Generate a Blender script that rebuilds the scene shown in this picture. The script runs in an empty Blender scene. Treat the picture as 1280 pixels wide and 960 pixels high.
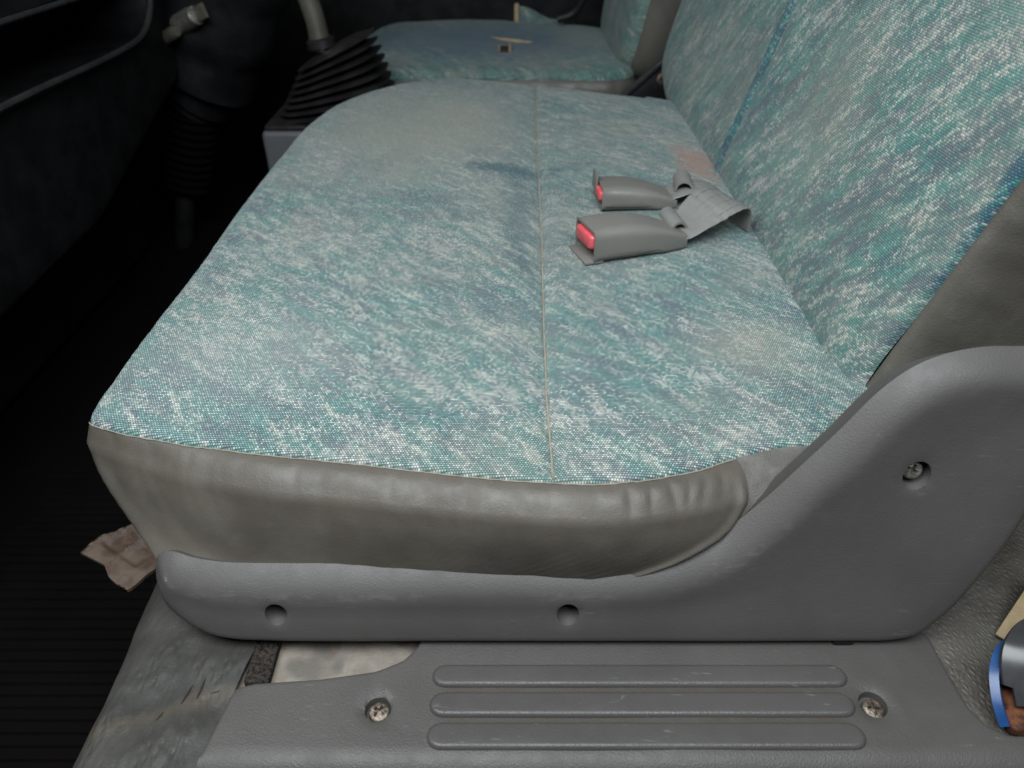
import bpy, bmesh, math, random
import numpy as np
from mathutils import Vector, Matrix, noise
from mathutils.geometry import delaunay_2d_cdt
R_ = math.radians
random.seed(7)
scene = bpy.context.scene
C = scene.collection

# ------------------------------------------------------------------ camera
cam_d = bpy.data.cameras.new('camera')
cam = bpy.data.objects.new('camera', cam_d); C.objects.link(cam)
cam.location = (0, 0, 0.42); cam.rotation_euler = (R_(90 - 36.2), 0, 0)
cam_d.sensor_width = 36; cam_d.lens = 26.16
cam_d.clip_start = 0.02; cam_d.clip_end = 60
cam_d.dof.use_dof = True; cam_d.dof.focus_distance = 0.53; cam_d.dof.aperture_fstop = 8.0
scene.camera = cam
# ------------------------------------------------------------------ light
w = bpy.data.worlds.new('World'); scene.world = w; w.use_nodes = True
w.node_tree.nodes['Background'].inputs[0].default_value = (0.55, 0.62, 0.70, 1)
w.node_tree.nodes['Background'].inputs[1].default_value = 0.025
def area(name, loc, target, sx, sy, power, col, spread=180):
    l = bpy.data.lights.new(name, 'AREA'); l.shape = 'RECTANGLE'; l.size = sx; l.size_y = sy
    l.energy = power; l.color = col; l.spread = R_(spread)
    o = bpy.data.objects.new(name, l); C.objects.link(o); o.location = loc
    o.rotation_euler = (Vector(target) - Vector(loc)).to_track_quat('-Z', 'Y').to_euler()
    return o
area('door_daylight', (-0.12, 0.02, 0.98), (-0.02, 0.38, 0.1), 1.2, 0.5, 22, (0.90, 0.965, 1.0))
area('windscreen_daylight', (-1.25, 0.75, 1.15), (0.2, 0.7, 0.2), 0.7, 1.2, 7.0, (1.0, 0.95, 0.85))
scene.view_settings.view_transform = 'Standard'; scene.view_settings.look = 'None'
scene.view_settings.exposure = 0.0; scene.view_settings.gamma = 1.0
scene.view_settings.use_curve_mapping = False

# ------------------------------------------------------------------ node helper
class NT:
    def __init__(s, name):
        s.m = bpy.data.materials.new(name); s.m.use_nodes = True
        s.t = s.m.node_tree; s.b = s.t.nodes['Principled BSDF']
    def n(s, ty, **kw):
        x = s.t.nodes.new(ty)
        for k, v in kw.items(): setattr(x, k, v)
        return x
    def put(s, sock, v):
        if v is None: return
        if hasattr(v, 'is_output'): s.t.links.new(v, sock)
        else:
            if isinstance(v, (tuple, list)) and len(v) == 3 and sock.type == 'RGBA': v = (*v, 1)
            sock.default_value = v
    def M(s, op, a, b=None, c=None, clamp=False):
        x = s.n('ShaderNodeMath', operation=op, use_clamp=clamp)
        for i, v in enumerate((a, b, c)): s.put(x.inputs[i], v)
        return x.outputs[0]
    def V(s, op, a, b=None):
        x = s.n('ShaderNodeVectorMath', operation=op)
        s.put(x.inputs[0], a); s.put(x.inputs[1], b)
        return x.outputs[0]
    def xyz(s, x, y, z=0.0):
        k = s.n('ShaderNodeCombineXYZ')
        for i, v in enumerate((x, y, z)): s.put(k.inputs[i], v)
        return k.outputs[0]
    def sep(s, v):
        k = s.n('ShaderNodeSeparateXYZ'); s.put(k.inputs[0], v); return k.outputs
    def noise(s, vec, scale, detail=3, rough=.5, dist=0, dim='3D'):
        k = s.n('ShaderNodeTexNoise', noise_dimensions=dim); s.put(k.inputs['Vector'], vec)
        k.inputs['Scale'].default_value = scale; k.inputs['Detail'].default_value = detail
        k.inputs['Roughness'].default_value = rough; k.inputs['Distortion'].default_value = dist
        return k.outputs[0]
    def vor(s, vec, scale, feature='F1', rnd=1):
        k = s.n('ShaderNodeTexVoronoi', feature=feature); s.put(k.inputs['Vector'], vec)
        k.inputs['Scale'].default_value = scale; k.inputs['Randomness'].default_value = rnd
        return k.outputs[0]
    def white(s, vec):
        k = s.n('ShaderNodeTexWhiteNoise', noise_dimensions='3D'); s.put(k.inputs['Vector'], vec); return k.outputs[0]
    def ss(s, v, a, b, lo=0.0, hi=1.0):
        k = s.n('ShaderNodeMapRange', interpolation_type='SMOOTHSTEP')
        s.put(k.inputs['Value'], v)
        for i, q in zip(('From Min', 'From Max', 'To Min', 'To Max'), (a, b, lo, hi)): s.put(k.inputs[i], q)
        return k.outputs[0]
    def mix(s, f, a, b, bt='MIX'):
        k = s.n('ShaderNodeMix', data_type='RGBA', blend_type=bt)
        s.put(k.inputs[0], f); s.put(k.inputs[6], a); s.put(k.inputs[7], b); return k.outputs[2]
    def obj(s): return s.n('ShaderNodeTexCoord').outputs['Object']
    def uv(s): return s.n('ShaderNodeTexCoord').outputs['UV']
    def bump(s, h, dist, strength=1.0, prev=None):
        k = s.n('ShaderNodeBump'); k.inputs['Distance'].default_value = dist; k.inputs['Strength'].default_value = strength
        s.put(k.inputs['Height'], h)
        if prev is not None: s.put(k.inputs['Normal'], prev)
        return k.outputs[0]
    def out(s, col=None, rough=None, normal=None, spec=None, metal=None):
        b = s.b.inputs
        s.put(b['Base Color'], col); s.put(b['Roughness'], rough); s.put(b['Normal'], normal)
        s.put(b['Specular IOR Level'], spec); s.put(b['Metallic'], metal)
        return s.m

def blob(nt, u, v, cu, cv, ru, rv, ang=0.0, soft=.6, n=None):
    """elliptic mask with a ragged outline, for stains and painted shade"""
    du = nt.M('SUBTRACT', u, cu); dv = nt.M('SUBTRACT', v, cv)
    c, s_ = math.cos(ang), math.sin(ang)
    a = nt.M('DIVIDE', nt.M('ADD', nt.M('MULTIPLY', du, c), nt.M('MULTIPLY', dv, s_)), ru)
    b = nt.M('DIVIDE', nt.M('SUBTRACT', nt.M('MULTIPLY', dv, c), nt.M('MULTIPLY', du, s_)), rv)
    r = nt.M('SQRT', nt.M('ADD', nt.M('MULTIPLY', a, a), nt.M('MULTIPLY', b, b)))
    if n is not None: r = nt.M('ADD', r, nt.M('MULTIPLY', nt.M('SUBTRACT', n, .5), 2.6))
    return nt.ss(r, 1.0, 1.0 - soft)

# ------------------------------------------------------------------ fabric
def fabric(name, ang, seed, wear=.30, cream=0.0, blue=0.0, sat=1.0, fresh=None, stains_and_shade=(), gapamt=.85, bumpd=.0003, streak_bump=0.0):
    t = NT(name)
    U = t.sep(t.uv()); u, v = U[0], U[1]
    p, q = .0017, .0016
    row = t.M('FLOOR', t.M('DIVIDE', v, q))
    off = t.M('MULTIPLY', t.M('FLOORED_MODULO', row, 2.0), .5)
    uo = t.M('ADD', t.M('DIVIDE', u, p), off)
    col = t.M('FLOOR', uo)
    fx = t.M('FRACT', uo); fy = t.M('FRACT', t.M('DIVIDE', v, q))
    cu = t.M('MULTIPLY', t.M('ADD', t.M('SUBTRACT', col, off), .5), p)
    cv = t.M('MULTIPLY', t.M('ADD', row, .5), q)
    rnd = t.white(t.xyz(col, row, seed))
    rnd2 = t.white(t.xyz(col, row, seed + 5.3))
    # brush-stroke print, evaluated once per stitch
    c, s_ = math.cos(ang), math.sin(ang)
    a = t.M('ADD', t.M('MULTIPLY', cu, c), t.M('MULTIPLY', cv, s_))
    b = t.M('SUBTRACT', t.M('MULTIPLY', cv, c), t.M('MULTIPLY', cu, s_))
    wob = t.noise(t.xyz(t.M('MULTIPLY', cu, 1.0), cv, seed + 2.1), 22, 2)
    b = t.M('ADD', b, t.M('MULTIPLY', t.M('SUBTRACT', wob, .5), .006))
    n1 = t.noise(t.xyz(t.M('MULTIPLY', a, 42.0), t.M('MULTIPLY', b, 135.0), seed), 1.0, 6, .74, 0)
    n2 = t.noise(t.xyz(t.M('MULTIPLY', a, 24.0), t.M('MULTIPLY', b, 75.0), seed + 11.0), 1.0, 4, .6, 0)
    n3 = t.noise(t.xyz(t.M('MULTIPLY', a, 9.0), t.M('MULTIPLY', b, 18.0), seed + 23.0), 1.0, 3, .5)
    val = t.M('ADD', n1, t.M('MULTIPLY', t.M('SUBTRACT', rnd, .5), .20))
    val = t.M('ADD', val, t.M('MULTIPLY', t.M('SUBTRACT', n3, .5), .34))
    hue = t.M('ADD', n2, t.M('MULTIPLY', t.M('SUBTRACT', rnd2, .5), .20))
    teal = t.mix(t.ss(hue, .40, .62), (.016, .112, .108), (.053, .190, .174))
    slate = t.mix(t.ss(n3, .4, .6), (.052, .090, .118), (.115, .148, .170))
    ground = t.mix(t.ss(hue, .52 - blue, .41 - blue), teal, slate)
    crm = t.mix(rnd2, (.385, .38, .325), (.52, .52, .475))
    colr = t.mix(t.ss(val, .44 - cream, .72 - cream), ground, crm)
    # worn, greyed pile
    wn = t.noise(t.xyz(cu, cv, seed + 31.0), 9, 4, .6)
    wf = t.ss(wn, .36, .70, wear * .35, min(1, wear * 1.5))
    grey = t.mix(t.ss(n1, .35, .65), (.130, .150, .128), (.27, .262, .215))
    if fresh is not None:                                   # unfaded cloth along seams: (axis, centre, half width)
        fm = None
        for ax, cc, hw in fresh:
            d = t.M('ABSOLUTE', t.M('SUBTRACT', u if ax == 'u' else v, cc))
            d = t.M('ADD', d, t.M('MULTIPLY', t.M('SUBTRACT', n2, .5), hw * 1.6))
            k = t.ss(d, hw, hw * .25)
            fm = k if fm is None else t.M('MAXIMUM', fm, k)
        wf = t.M('MULTIPLY', wf, t.M('SUBTRACT', 1.0, fm))
        colr = t.mix(t.M('MULTIPLY', fm, .62), colr, t.mix(t.ss(val, .5, .62), t.mix(t.ss(hue, .45, .55), (.012, .055, .085), (.010, .115, .110)), (.13, .20, .21)))
    colr = t.mix(wf, colr, grey)
    for (su, sv, ru, rv, an, c3, amt) in stains_and_shade:
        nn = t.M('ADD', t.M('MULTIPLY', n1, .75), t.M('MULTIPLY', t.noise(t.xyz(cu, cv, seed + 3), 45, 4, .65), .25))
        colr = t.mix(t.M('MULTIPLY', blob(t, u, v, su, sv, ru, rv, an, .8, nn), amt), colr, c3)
    # stitch relief; dark warp shows in the gaps
    px = t.M('SUBTRACT', t.M('MULTIPLY', fx, 2.0), 1.0); py = t.M('SUBTRACT', t.M('MULTIPLY', fy, 2.0), 1.0)
    hh = t.M('MULTIPLY', t.M('SUBTRACT', 1.0, t.M('POWER', t.M('ABSOLUTE', px), 3.0)), t.M('SUBTRACT', 1.0, t.M('POWER', t.M('ABSOLUTE', py), 2.0)))
    gap = t.M('MULTIPLY', t.ss(hh, .62, .08), t.M('SUBTRACT', 1.0, t.M('MULTIPLY', wf, .5)))
    colr = t.mix(t.M('MULTIPLY', gap, gapamt), colr, t.mix(.5, (.012, .055, .066), t.mix(1.0, colr, (.22, .22, .24), 'MULTIPLY')))
    lit = t.M('MULTIPLY', t.ss(hh, .60, .98), t.M('ADD', .10 * gapamt, t.M('MULTIPLY', t.M('MULTIPLY', rnd, rnd2), .7 * gapamt)))  # highlight on the stitch crowns, painted into the base colour
    colr = t.mix(lit, colr, (.80, .86, .86))
    big = t.noise(t.xyz(u, v, seed), 30, 3)
    nb = t.bump(big, .003, .2)
    if streak_bump:
        nb = t.bump(n1, .0022, streak_bump, nb)
    nb = t.bump(t.M('ADD', hh, t.M('MULTIPLY', rnd, .3)), bumpd, 1.0, nb)
    t.b.inputs['Sheen Weight'].default_value = .16; t.b.inputs['Sheen Roughness'].default_value = .45
    t.b.inputs['Sheen Tint'].default_value = (.80, .92, 1, 1)
    return t.out(colr, t.ss(gap, 0, 1, .62, .9), nb, .35)

def vinyl(name, c1, c2, rough=.46, grain=1.0, dirt=(.13, .115, .09), spec=.45):
    t = NT(name); o = t.obj()
    n = t.noise(o, 14, 5, .6); n2 = t.noise(o, 60, 4, .6)
    col = t.mix(t.ss(n, .35, .66), c1, c2)
    col = t.mix(t.ss(n2, .58, .78, 0, .45), col, dirt)
    cr = t.noise(o, 420, 4, .65); v = t.vor(t.V('ADD', o, t.V('SCALE', o, None)), 650)
    fine = t.vor(o, 700)
    wr = t.noise(t.V('MULTIPLY', o, (1, 1, 2.2)), 55, 3, .6, .6)
    b = t.bump(wr, .0022, .045)
    b = t.bump(t.M('ADD', cr, t.M('MULTIPLY', fine, .6)), .00020, .5 * grain, b)
    return t.out(col, t.ss(n2, .3, .7, rough - .06, rough + .10), b, spec)

def plastic(name, c1, c2, rough=.42, grain=.6, scratch=.25, dust=0.0, spec=.5, edge=False, grooves=()):
    t = NT(name); o = t.obj()
    n = t.noise(o, 9, 5, .6); n2 = t.noise(o, 48, 5, .7)
    col = t.mix(t.ss(n, .35, .66), c1, c2)
    col = t.mix(t.ss(n2, .60, .76, 0, .28 + dust), col, (.095, .089, .080))
    # fine scuffs
    sc = t.noise(t.V('MULTIPLY', o, (38, 190, 300)), 1, 2, .5, 1.2)
    sm = t.M('MULTIPLY', t.ss(sc, .66, .74), t.ss(t.noise(o, 17, 2), .44, .60))
    col = t.mix(t.M('MULTIPLY', sm, scratch), col, (.30, .30, .30))
    sep = t.sep(o)
    for gy in grooves:                         # brown dirt trodden into the channels between the ribs
        k = t.M('ABSOLUTE', t.M('SUBTRACT', sep[1], gy))
        k = t.M('MULTIPLY', t.ss(k, .0032, .0006), t.M('MULTIPLY', t.ss(sep[0], .205, .19), t.ss(sep[0], -.05, -.035)))
        col = t.mix(t.M('MULTIPLY', k, t.ss(n2, .35, .6, .25, .8)), col, (.055, .044, .034))
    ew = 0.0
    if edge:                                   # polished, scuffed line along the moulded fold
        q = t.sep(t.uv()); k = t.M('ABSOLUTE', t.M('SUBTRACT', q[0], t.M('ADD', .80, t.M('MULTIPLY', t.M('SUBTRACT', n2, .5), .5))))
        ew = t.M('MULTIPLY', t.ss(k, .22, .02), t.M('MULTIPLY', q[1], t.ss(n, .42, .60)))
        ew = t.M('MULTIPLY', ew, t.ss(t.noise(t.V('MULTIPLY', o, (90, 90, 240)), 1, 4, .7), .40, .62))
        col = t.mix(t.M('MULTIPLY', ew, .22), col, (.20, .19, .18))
    g = t.vor(o, 900); g2 = t.noise(o, 500, 3, .6)
    b = t.bump(t.noise(o, 25, 2), .004, .04)
    b = t.bump(t.M('ADD', g, g2), .00028, grain, b)
    r = t.M('ADD', t.ss(n2, .3, .7, rough - .05, rough + .09), t.M('MULTIPLY', sm, .1))
    return t.out(col, r, b, spec)

def simple(name, c1, c2, rough=.5, scale=20, spec=.5, metal=0.0, bumpd=0.0, bs=80):
    t = NT(name); o = t.obj()
    n = t.noise(o, scale, 5, .62)
    col = t.mix(t.ss(n, .35, .66), c1, c2)
    b = t.bump(t.noise(o, bs, 4, .6), bumpd, .8) if bumpd else None
    return t.out(col, t.ss(n, .3, .7, rough - .06, rough + .08), b, spec, metal)

MAT = {}
BR = R_(16)                                    # recline of the bench backrest
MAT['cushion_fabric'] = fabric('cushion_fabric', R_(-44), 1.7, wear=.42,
    stains_and_shade=[(-.13, .98, .19, .26, .25, (.285, .275, .22), .75), (.215, .86, .035, .085, .1, (.32, .165, .115), .95),
            (.0, .835, .075, .026, -.2, (.010, .065, .085), 1.0), (.008, .72, .022, .17, 0, (.035, .085, .10), .6), (.012, .60, .010, .045, .2, (.03, .07, .08), .6),  # long narrow entry: shade of the seam valley painted in, with unfaded dark cloth
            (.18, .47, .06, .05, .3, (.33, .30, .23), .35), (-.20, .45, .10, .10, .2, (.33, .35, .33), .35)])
MAT['backrest_fabric'] = fabric('backrest_fabric', R_(52), 8.4, wear=.34, bumpd=.0002, streak_bump=.5, gapamt=.24, cream=-.02,
    fresh=[('u', -.416, .010), ('v', -.02, .012), ('u', -.838, .0075)],
    stains_and_shade=[(-.66, .12, .12, .10, .4, (.21, .225, .18), .35), (-.48, .30, .05, .09, .2, (.33, .34, .31), .3)])
MAT['strip_fabric'] = fabric('strip_fabric', R_(75), 4.9, wear=.0, cream=-.14, gapamt=.25, fresh=[('u', -.838, .08)])
MAT['driver_fabric'] = fabric('driver_fabric', R_(-30), 14.2, wear=.6, cream=-.10, blue=.14, gapamt=.4,
    stains_and_shade=[(-.06, 1.66, .40, .26, 0, (.040, .088, .135), 1.0), (.15, 1.70, .09, .12, 0, (.17, .21, .17), .6)])
MAT['vinyl'] = vinyl('vinyl', (.070, .061, .050), (.092, .081, .067), .46, 1.0, (.095, .084, .068), .38)
MAT['driver_vinyl'] = vinyl('driver_vinyl', (.075, .07, .062), (.10, .095, .082), .45)
MAT['vinyl_back'] = vinyl('vinyl_back', (.070, .064, .055), (.10, .092, .080), .45, 1.6)
MAT['felt'] = simple('felt', (.115, .109, .10), (.16, .152, .14), .9, 60, .15, 0, .0012, 900)
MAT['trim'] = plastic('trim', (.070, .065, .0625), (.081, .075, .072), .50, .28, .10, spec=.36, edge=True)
MAT['sill'] = plastic('sill', (.062, .058, .0545), (.073, .068, .064), .47, .45, .22, .05, spec=.36, grooves=(.2571, .2377))
MAT['sill_rib'] = plastic('sill_rib', (.062, .058, .056), (.073, .068, .0655), .42, .4, .30, .03, spec=.42)
MAT['buckle'] = plastic('buckle', (.150, .144, .132), (.172, .164, .151), .42, .35, .2)
MAT['strap'] = vinyl('strap', (.15, .152, .145), (.20, .20, .19), .5, .6)
MAT['red'] = simple('red', (.62, .085, .10), (.70, .11, .125), .36, 40)
MAT['thread'] = simple('thread', (.20, .185, .145), (.27, .25, .20), .85, 300)
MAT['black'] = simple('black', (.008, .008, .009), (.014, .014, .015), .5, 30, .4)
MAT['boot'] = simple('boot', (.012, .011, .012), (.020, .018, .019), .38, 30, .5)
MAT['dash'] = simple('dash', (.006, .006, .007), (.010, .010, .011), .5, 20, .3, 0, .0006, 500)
MAT['dash_gloss'] = simple('dash_gloss', (.030, .030, .032), (.042, .042, .044), .28, 20, .5)
MAT['console'] = plastic('console', (.075, .078, .085), (.09, .092, .10), .45)
MAT['lever'] = simple('lever', (.060, .056, .044), (.085, .08, .062), .45, 20)
MAT['metal'] = simple('metal', (.20, .185, .165), (.42, .39, .34), .42, 260, .5, .75, .0004, 400)
MAT['rusty_metal'] = simple('rusty_metal', (.09, .06, .042), (.25, .215, .18), .45, 330, .5, .6, .0006, 500)
MAT['foam'] = simple('foam', (.30, .22, .14), (.42, .33, .23), .9, 120, .2, 0, .001, 300)
MAT['dark_hole'] = simple('dark_hole', (.03, .022, .018), (.06, .042, .03), .9, 120, .2)
MAT['carpet'] = simple('carpet', (.012, .010, .009), (.05, .042, .036), .95, 500, .1, 0, .0015, 900)
MAT['blue_paint'] = simple('blue_paint', (.008, .045, .15), (.012, .065, .20), .3, 25, .5)
MAT['body_paint'] = simple('body_paint', (.045, .075, .14), (.06, .09, .16), .35, 25, .5)
MAT['rust'] = simple('rust', (.035, .012, .008), (.15, .055, .022), .8, 110, .3, 0, .0015, 160)
MAT['card'] = simple('card', (.22, .165, .09), (.30, .23, .14), .8, 60, .3, 0, .0006, 200)
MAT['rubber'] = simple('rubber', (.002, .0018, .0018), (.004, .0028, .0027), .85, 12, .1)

def mk_mat_vinyl():
    t = NT('floor_vinyl'); o = t.obj(); s = t.sep(o)
    n = t.noise(o, 16, 5, .6); n2 = t.noise(o, 70, 4, .6)
    col = t.mix(t.ss(n, .35, .65), (.036, .035, .032), (.046, .044, .040))
    # yellowed band where the mat folds
    k = t.M('ADD', s[1], t.M('MULTIPLY', s[0], -.42))
    k = t.M('ABSOLUTE', t.M('SUBTRACT', k, t.M('ADD', .335, t.M('MULTIPLY', t.M('SUBTRACT', n, .5), .05))))
    col = t.mix(t.ss(k, .010, .0, 0, .4), col, (.085, .066, .042))
    col = t.mix(t.ss(n2, .60, .78, 0, .25), col, (.07, .062, .05))
    v = t.vor(t.V('MULTIPLY', o, (260, 110, 120)), 1, 'SMOOTH_F1')
    wv = t.noise(t.V('MULTIPLY', o, (150, 60, 100)), 1, 2, .5, .8)
    msk = t.ss(t.noise(o, 14, 2), .38, .58, .15, 1)
    b = t.bump(t.M('MULTIPLY', t.M('ADD', v, t.M('MULTIPLY', wv, .5)), msk), .0022, 1.0)
    b = t.bump(t.noise(o, 700, 3), .0003, .6, b)
    return t.out(col, t.ss(n2, .3, .7, .42, .58), b, .35)
MAT['floor_vinyl'] = mk_mat_vinyl()

def mk_crackle():
    t = NT('crackled_vinyl'); o = t.obj()
    n = t.noise(o, 18, 5, .6)
    col = t.mix(t.ss(n, .35, .65), (.060, .054, .046), (.098, .091, .080))
    e = t.n('ShaderNodeTexVoronoi', feature='DISTANCE_TO_EDGE'); t.put(e.inputs['Vector'], t.V('ADD', t.V('MULTIPLY', o, (300, 190, 200)), t.xyz(t.M('MULTIPLY', n, 3.0), n, n)))
    e.inputs['Scale'].default_value = 1
    msk = t.ss(t.noise(o, 20, 2), .36, .55)
    k = t.M('MULTIPLY', t.ss(e.outputs[0], 0, .22), msk)
    col = t.mix(t.M('MULTIPLY', t.M('SUBTRACT', msk, k), .45), col, (.075, .062, .05))
    b = t.bump(t.ss(e.outputs[0], 0, .5), .0016, .5); b = t.bump(t.noise(o, 400, 3), .0003, .6, b)
    return t.out(col, t.ss(n, .3, .7, .40, .6), b, .4)
MAT['crackled_vinyl'] = mk_crackle()

MAT['scrap'] = simple('scrap', (.055, .032, .022), (.095, .068, .050), .6, 60, .4, 0, .0006, 300)
def mk_floor_metal():
    t = NT('painted_floor'); o = t.obj()
    n = t.noise(o, 35, 6, .65); n2 = t.noise(o, 130, 4, .6); n3 = t.noise(o, 17, 3)
    col = t.mix(t.ss(n, .35, .65), (.15, .125, .102), (.22, .195, .165))
    col = t.mix(t.ss(n3, .47, .53), col, (.105, .093, .08))
    col = t.mix(t.ss(n2, .64, .74), col, (.22, .10, .045))
    return t.out(col, .55, t.bump(n2, .0012, .6), .4)
MAT['painted_floor'] = mk_floor_metal()

# ------------------------------------------------------------------ mesh helpers
def props(o, label=None, cat=None, group=None, kind=None):
    if label: o['label'] = label
    if cat: o['category'] = cat
    if group: o['group'] = group
    if kind: o['kind'] = kind
    return o
def empty(name, loc, label, cat, group=None):
    o = bpy.data.objects.new(name, None); C.objects.link(o); o.location = loc; o.empty_display_size = .05
    return props(o, label, cat, group)
def weld_sharp(me, weld=1e-5, ang=40):
    bm = bmesh.new(); bm.from_mesh(me)
    if weld: bmesh.ops.remove_doubles(bm, verts=bm.verts, dist=weld)
    bmesh.ops.recalc_face_normals(bm, faces=bm.faces)
    ca = R_(ang)
    for f in bm.faces: f.smooth = True
    for e in bm.edges:
        e.smooth = not (len(e.link_faces) == 2 and e.calc_face_angle(0) > ca)
    bm.to_mesh(me); bm.free(); me.update()
def add(name, V, F, mat, parent=None, weld=1e-5, ang=40, uv=None, uvweld=False):
    """V in world space; the mesh is stored relative to its parent"""
    me = bpy.data.meshes.new(name)
    V = [tuple(map(float, v)) for v in V]
    base = Vector((0, 0, 0))
    me.from_pydata(V, [], F); me.update()
    if uv is not None:
        L = me.uv_layers.new(name='UVMap')
        idx = np.zeros(len(me.loops), dtype=np.int32); me.loops.foreach_get('vertex_index', idx)
        L.data.foreach_set('uv', np.asarray(uv, dtype=np.float32)[idx].ravel())
    weld_sharp(me, weld if (uv is None or uvweld) else 0, ang)
    me.materials.append(MAT[mat])
    o = bpy.data.objects.new(name, me); C.objects.link(o)
    if parent is not None:
        o.parent = parent
        if parent.type == 'EMPTY': o.matrix_parent_inverse = Matrix.Translation(-parent.location)
    return o
def smooth_closed(P, sp):
    """Catmull-Rom through a closed list, resampled at spacing sp"""
    P = [np.array(p, float) for p in P]; n = len(P); out = []
    for i in range(n):
        p0, p1, p2, p3 = P[i - 1], P[i], P[(i + 1) % n], P[(i + 2) % n]
        t0 = 0; t1 = t0 + np.linalg.norm(p1 - p0) ** .5; t2 = t1 + np.linalg.norm(p2 - p1) ** .5; t3 = t2 + np.linalg.norm(p3 - p2) ** .5
        for t in np.linspace(t1, t2, 24, endpoint=False):
            A1 = (t1 - t) / (t1 - t0) * p0 + (t - t0) / (t1 - t0) * p1
            A2 = (t2 - t) / (t2 - t1) * p1 + (t - t1) / (t2 - t1) * p2
            A3 = (t3 - t) / (t3 - t2) * p2 + (t - t2) / (t3 - t2) * p3
            B1 = (t2 - t) / (t2 - t0) * A1 + (t - t0) / (t2 - t0) * A2
            B2 = (t3 - t) / (t3 - t1) * A2 + (t - t1) / (t3 - t1) * A3
            out.append((t2 - t) / (t2 - t1) * B1 + (t - t1) / (t2 - t1) * B2)
    return resample(np.array(out), sp)
def resample(P, sp, closed=True):
    Q = np.vstack([P, P[:1]]) if closed else P
    d = np.r_[0, np.cumsum(np.linalg.norm(np.diff(Q, axis=0), axis=1))]
    n = max(8, int(round(d[-1] / sp)))
    s = np.linspace(0, d[-1], n + (0 if closed else 1), endpoint=not closed)
    return np.stack([np.interp(s, d, Q[:, k]) for k in range(Q.shape[1])], 1)
def circle(cx, cy, r, n=40, k=1.0):
    a = np.linspace(0, 2 * math.pi, n, endpoint=False)
    return np.stack([cx + r * np.cos(a), cy + r * k * np.sin(a)], 1)
def inside(P, poly):
    x, y = P[:, 0][:, None], P[:, 1][:, None]
    x0, y0 = poly[:, 0], poly[:, 1]; x1, y1 = np.roll(x0, -1), np.roll(y0, -1)
    c = ((y0 > y) != (y1 > y)) & (x < (x1 - x0) * (y - y0) / np.where(y1 == y0, 1e-12, y1 - y0) + x0)
    return (c.sum(1) % 2) == 1
def pdist(P, poly):
    """distance to a closed polyline and the index of its nearest vertex"""
    a = poly; b = np.roll(poly, -1, 0); ab = b - a; L = (ab ** 2).sum(1) + 1e-18
    D = np.empty(len(P)); I = np.empty(len(P), int)
    for s in range(0, len(P), 4000):
        q = P[s:s + 4000][:, None, :]
        t = np.clip(((q - a) * ab).sum(2) / L, 0, 1)
        dd = ((q - (a + t[..., None] * ab)) ** 2).sum(2)
        I[s:s + 4000] = dd.argmin(1); D[s:s + 4000] = np.sqrt(dd.min(1))
    return D, I
def area2(p): return (p[:, 0] * np.roll(p[:, 1], -1) - np.roll(p[:, 0], -1) * p[:, 1]).sum()
def normals2(p):
    """outward normals of a closed polyline"""
    t = np.roll(p, -1, 0) - np.roll(p, 1, 0); t /= np.linalg.norm(t, axis=1)[:, None] + 1e-12
    n = np.stack([t[:, 1], -t[:, 0]], 1)
    return n if area2(p) > 0 else -n
def sheet2(outline, sp, holes=(), rings=(), pts_in=None):
    """triangulated planar sheet: points, triangles, distance to the outline, nearest outline index, distances to holes"""
    pts = [outline] + list(holes); edges = []; k = 0
    for p in pts:
        n = len(p); edges += [(k + i, k + (i + 1) % n) for i in range(n)]; k += n
    extra = []
    nr = normals2(outline)
    for d in rings:
        q = outline - nr * d
        dd, _ = pdist(q, outline); extra.append(q[(dd > d * .97) & inside(q, outline)])
    lim = (max(rings) if len(rings) else 0) + sp * .6
    g = np.stack(np.meshgrid(np.arange(outline[:, 0].min(), outline[:, 0].max(), sp), np.arange(outline[:, 1].min(), outline[:, 1].max(), sp)), -1).reshape(-1, 2)
    g = g[inside(g, outline)]
    if len(g):
        dd, _ = pdist(g, outline); g = g[dd > lim]; extra.append(g)
    if pts_in is not None:
        dd, _ = pdist(pts_in, outline); q = pts_in[inside(pts_in, outline) & (dd > .0006)]
        for i in range(len(extra)):
            if len(extra[i]):
                x0, x1_ = q[:, 0].min() - .001, q[:, 0].max() + .001
                m = (extra[i][:, 0] > x0) & (extra[i][:, 0] < x1_) & (extra[i][:, 1] > q[:, 1].min())
                if m.any():
                    e_ = extra[i][m]; mn = np.array([np.min(np.abs(q - p).sum(1)) for p in e_]); extra[i] = np.vstack([extra[i][~m], e_[mn > .0025]])
        extra.append(q)
    ex = np.vstack(extra) if extra else np.zeros((0, 2))
    for h in holes:
        if len(ex):
            dd, _ = pdist(ex, h); ex = ex[(~inside(ex, h)) & (dd > .0008)]
    P = np.vstack(pts + [ex])
    r = delaunay_2d_cdt([Vector(p) for p in P], edges, [], 0, 1e-7)
    V = np.array([tuple(v) for v in r[0]]); F = np.array([tuple(f) for f in r[2] if len(f) == 3])
    cen = V[F].mean(1); ok = inside(cen, outline)
    for h in holes: ok &= ~inside(cen, h)
    F = F[ok]
    D, I = pdist(V, outline)
    HD = [pdist(V, h)[0] for h in holes]
    return V, F.tolist(), D, I, HD
def roll(d, R):
    x = np.clip(R - d, 0, None); return R - np.sqrt(np.clip(R * R - x * x, 0, None))
def grid_faces(nu, nv, cu=False, cv=False, base=0):
    F = []
    for i in range(nu if cu else nu - 1):
        for j in range(nv if cv else nv - 1):
            a = i * nv + j; b = ((i + 1) % nu) * nv + j; c = ((i + 1) % nu) * nv + (j + 1) % nv; d = i * nv + (j + 1) % nv
            F.append((base + a, base + b, base + c, base + d))
    return F
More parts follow.
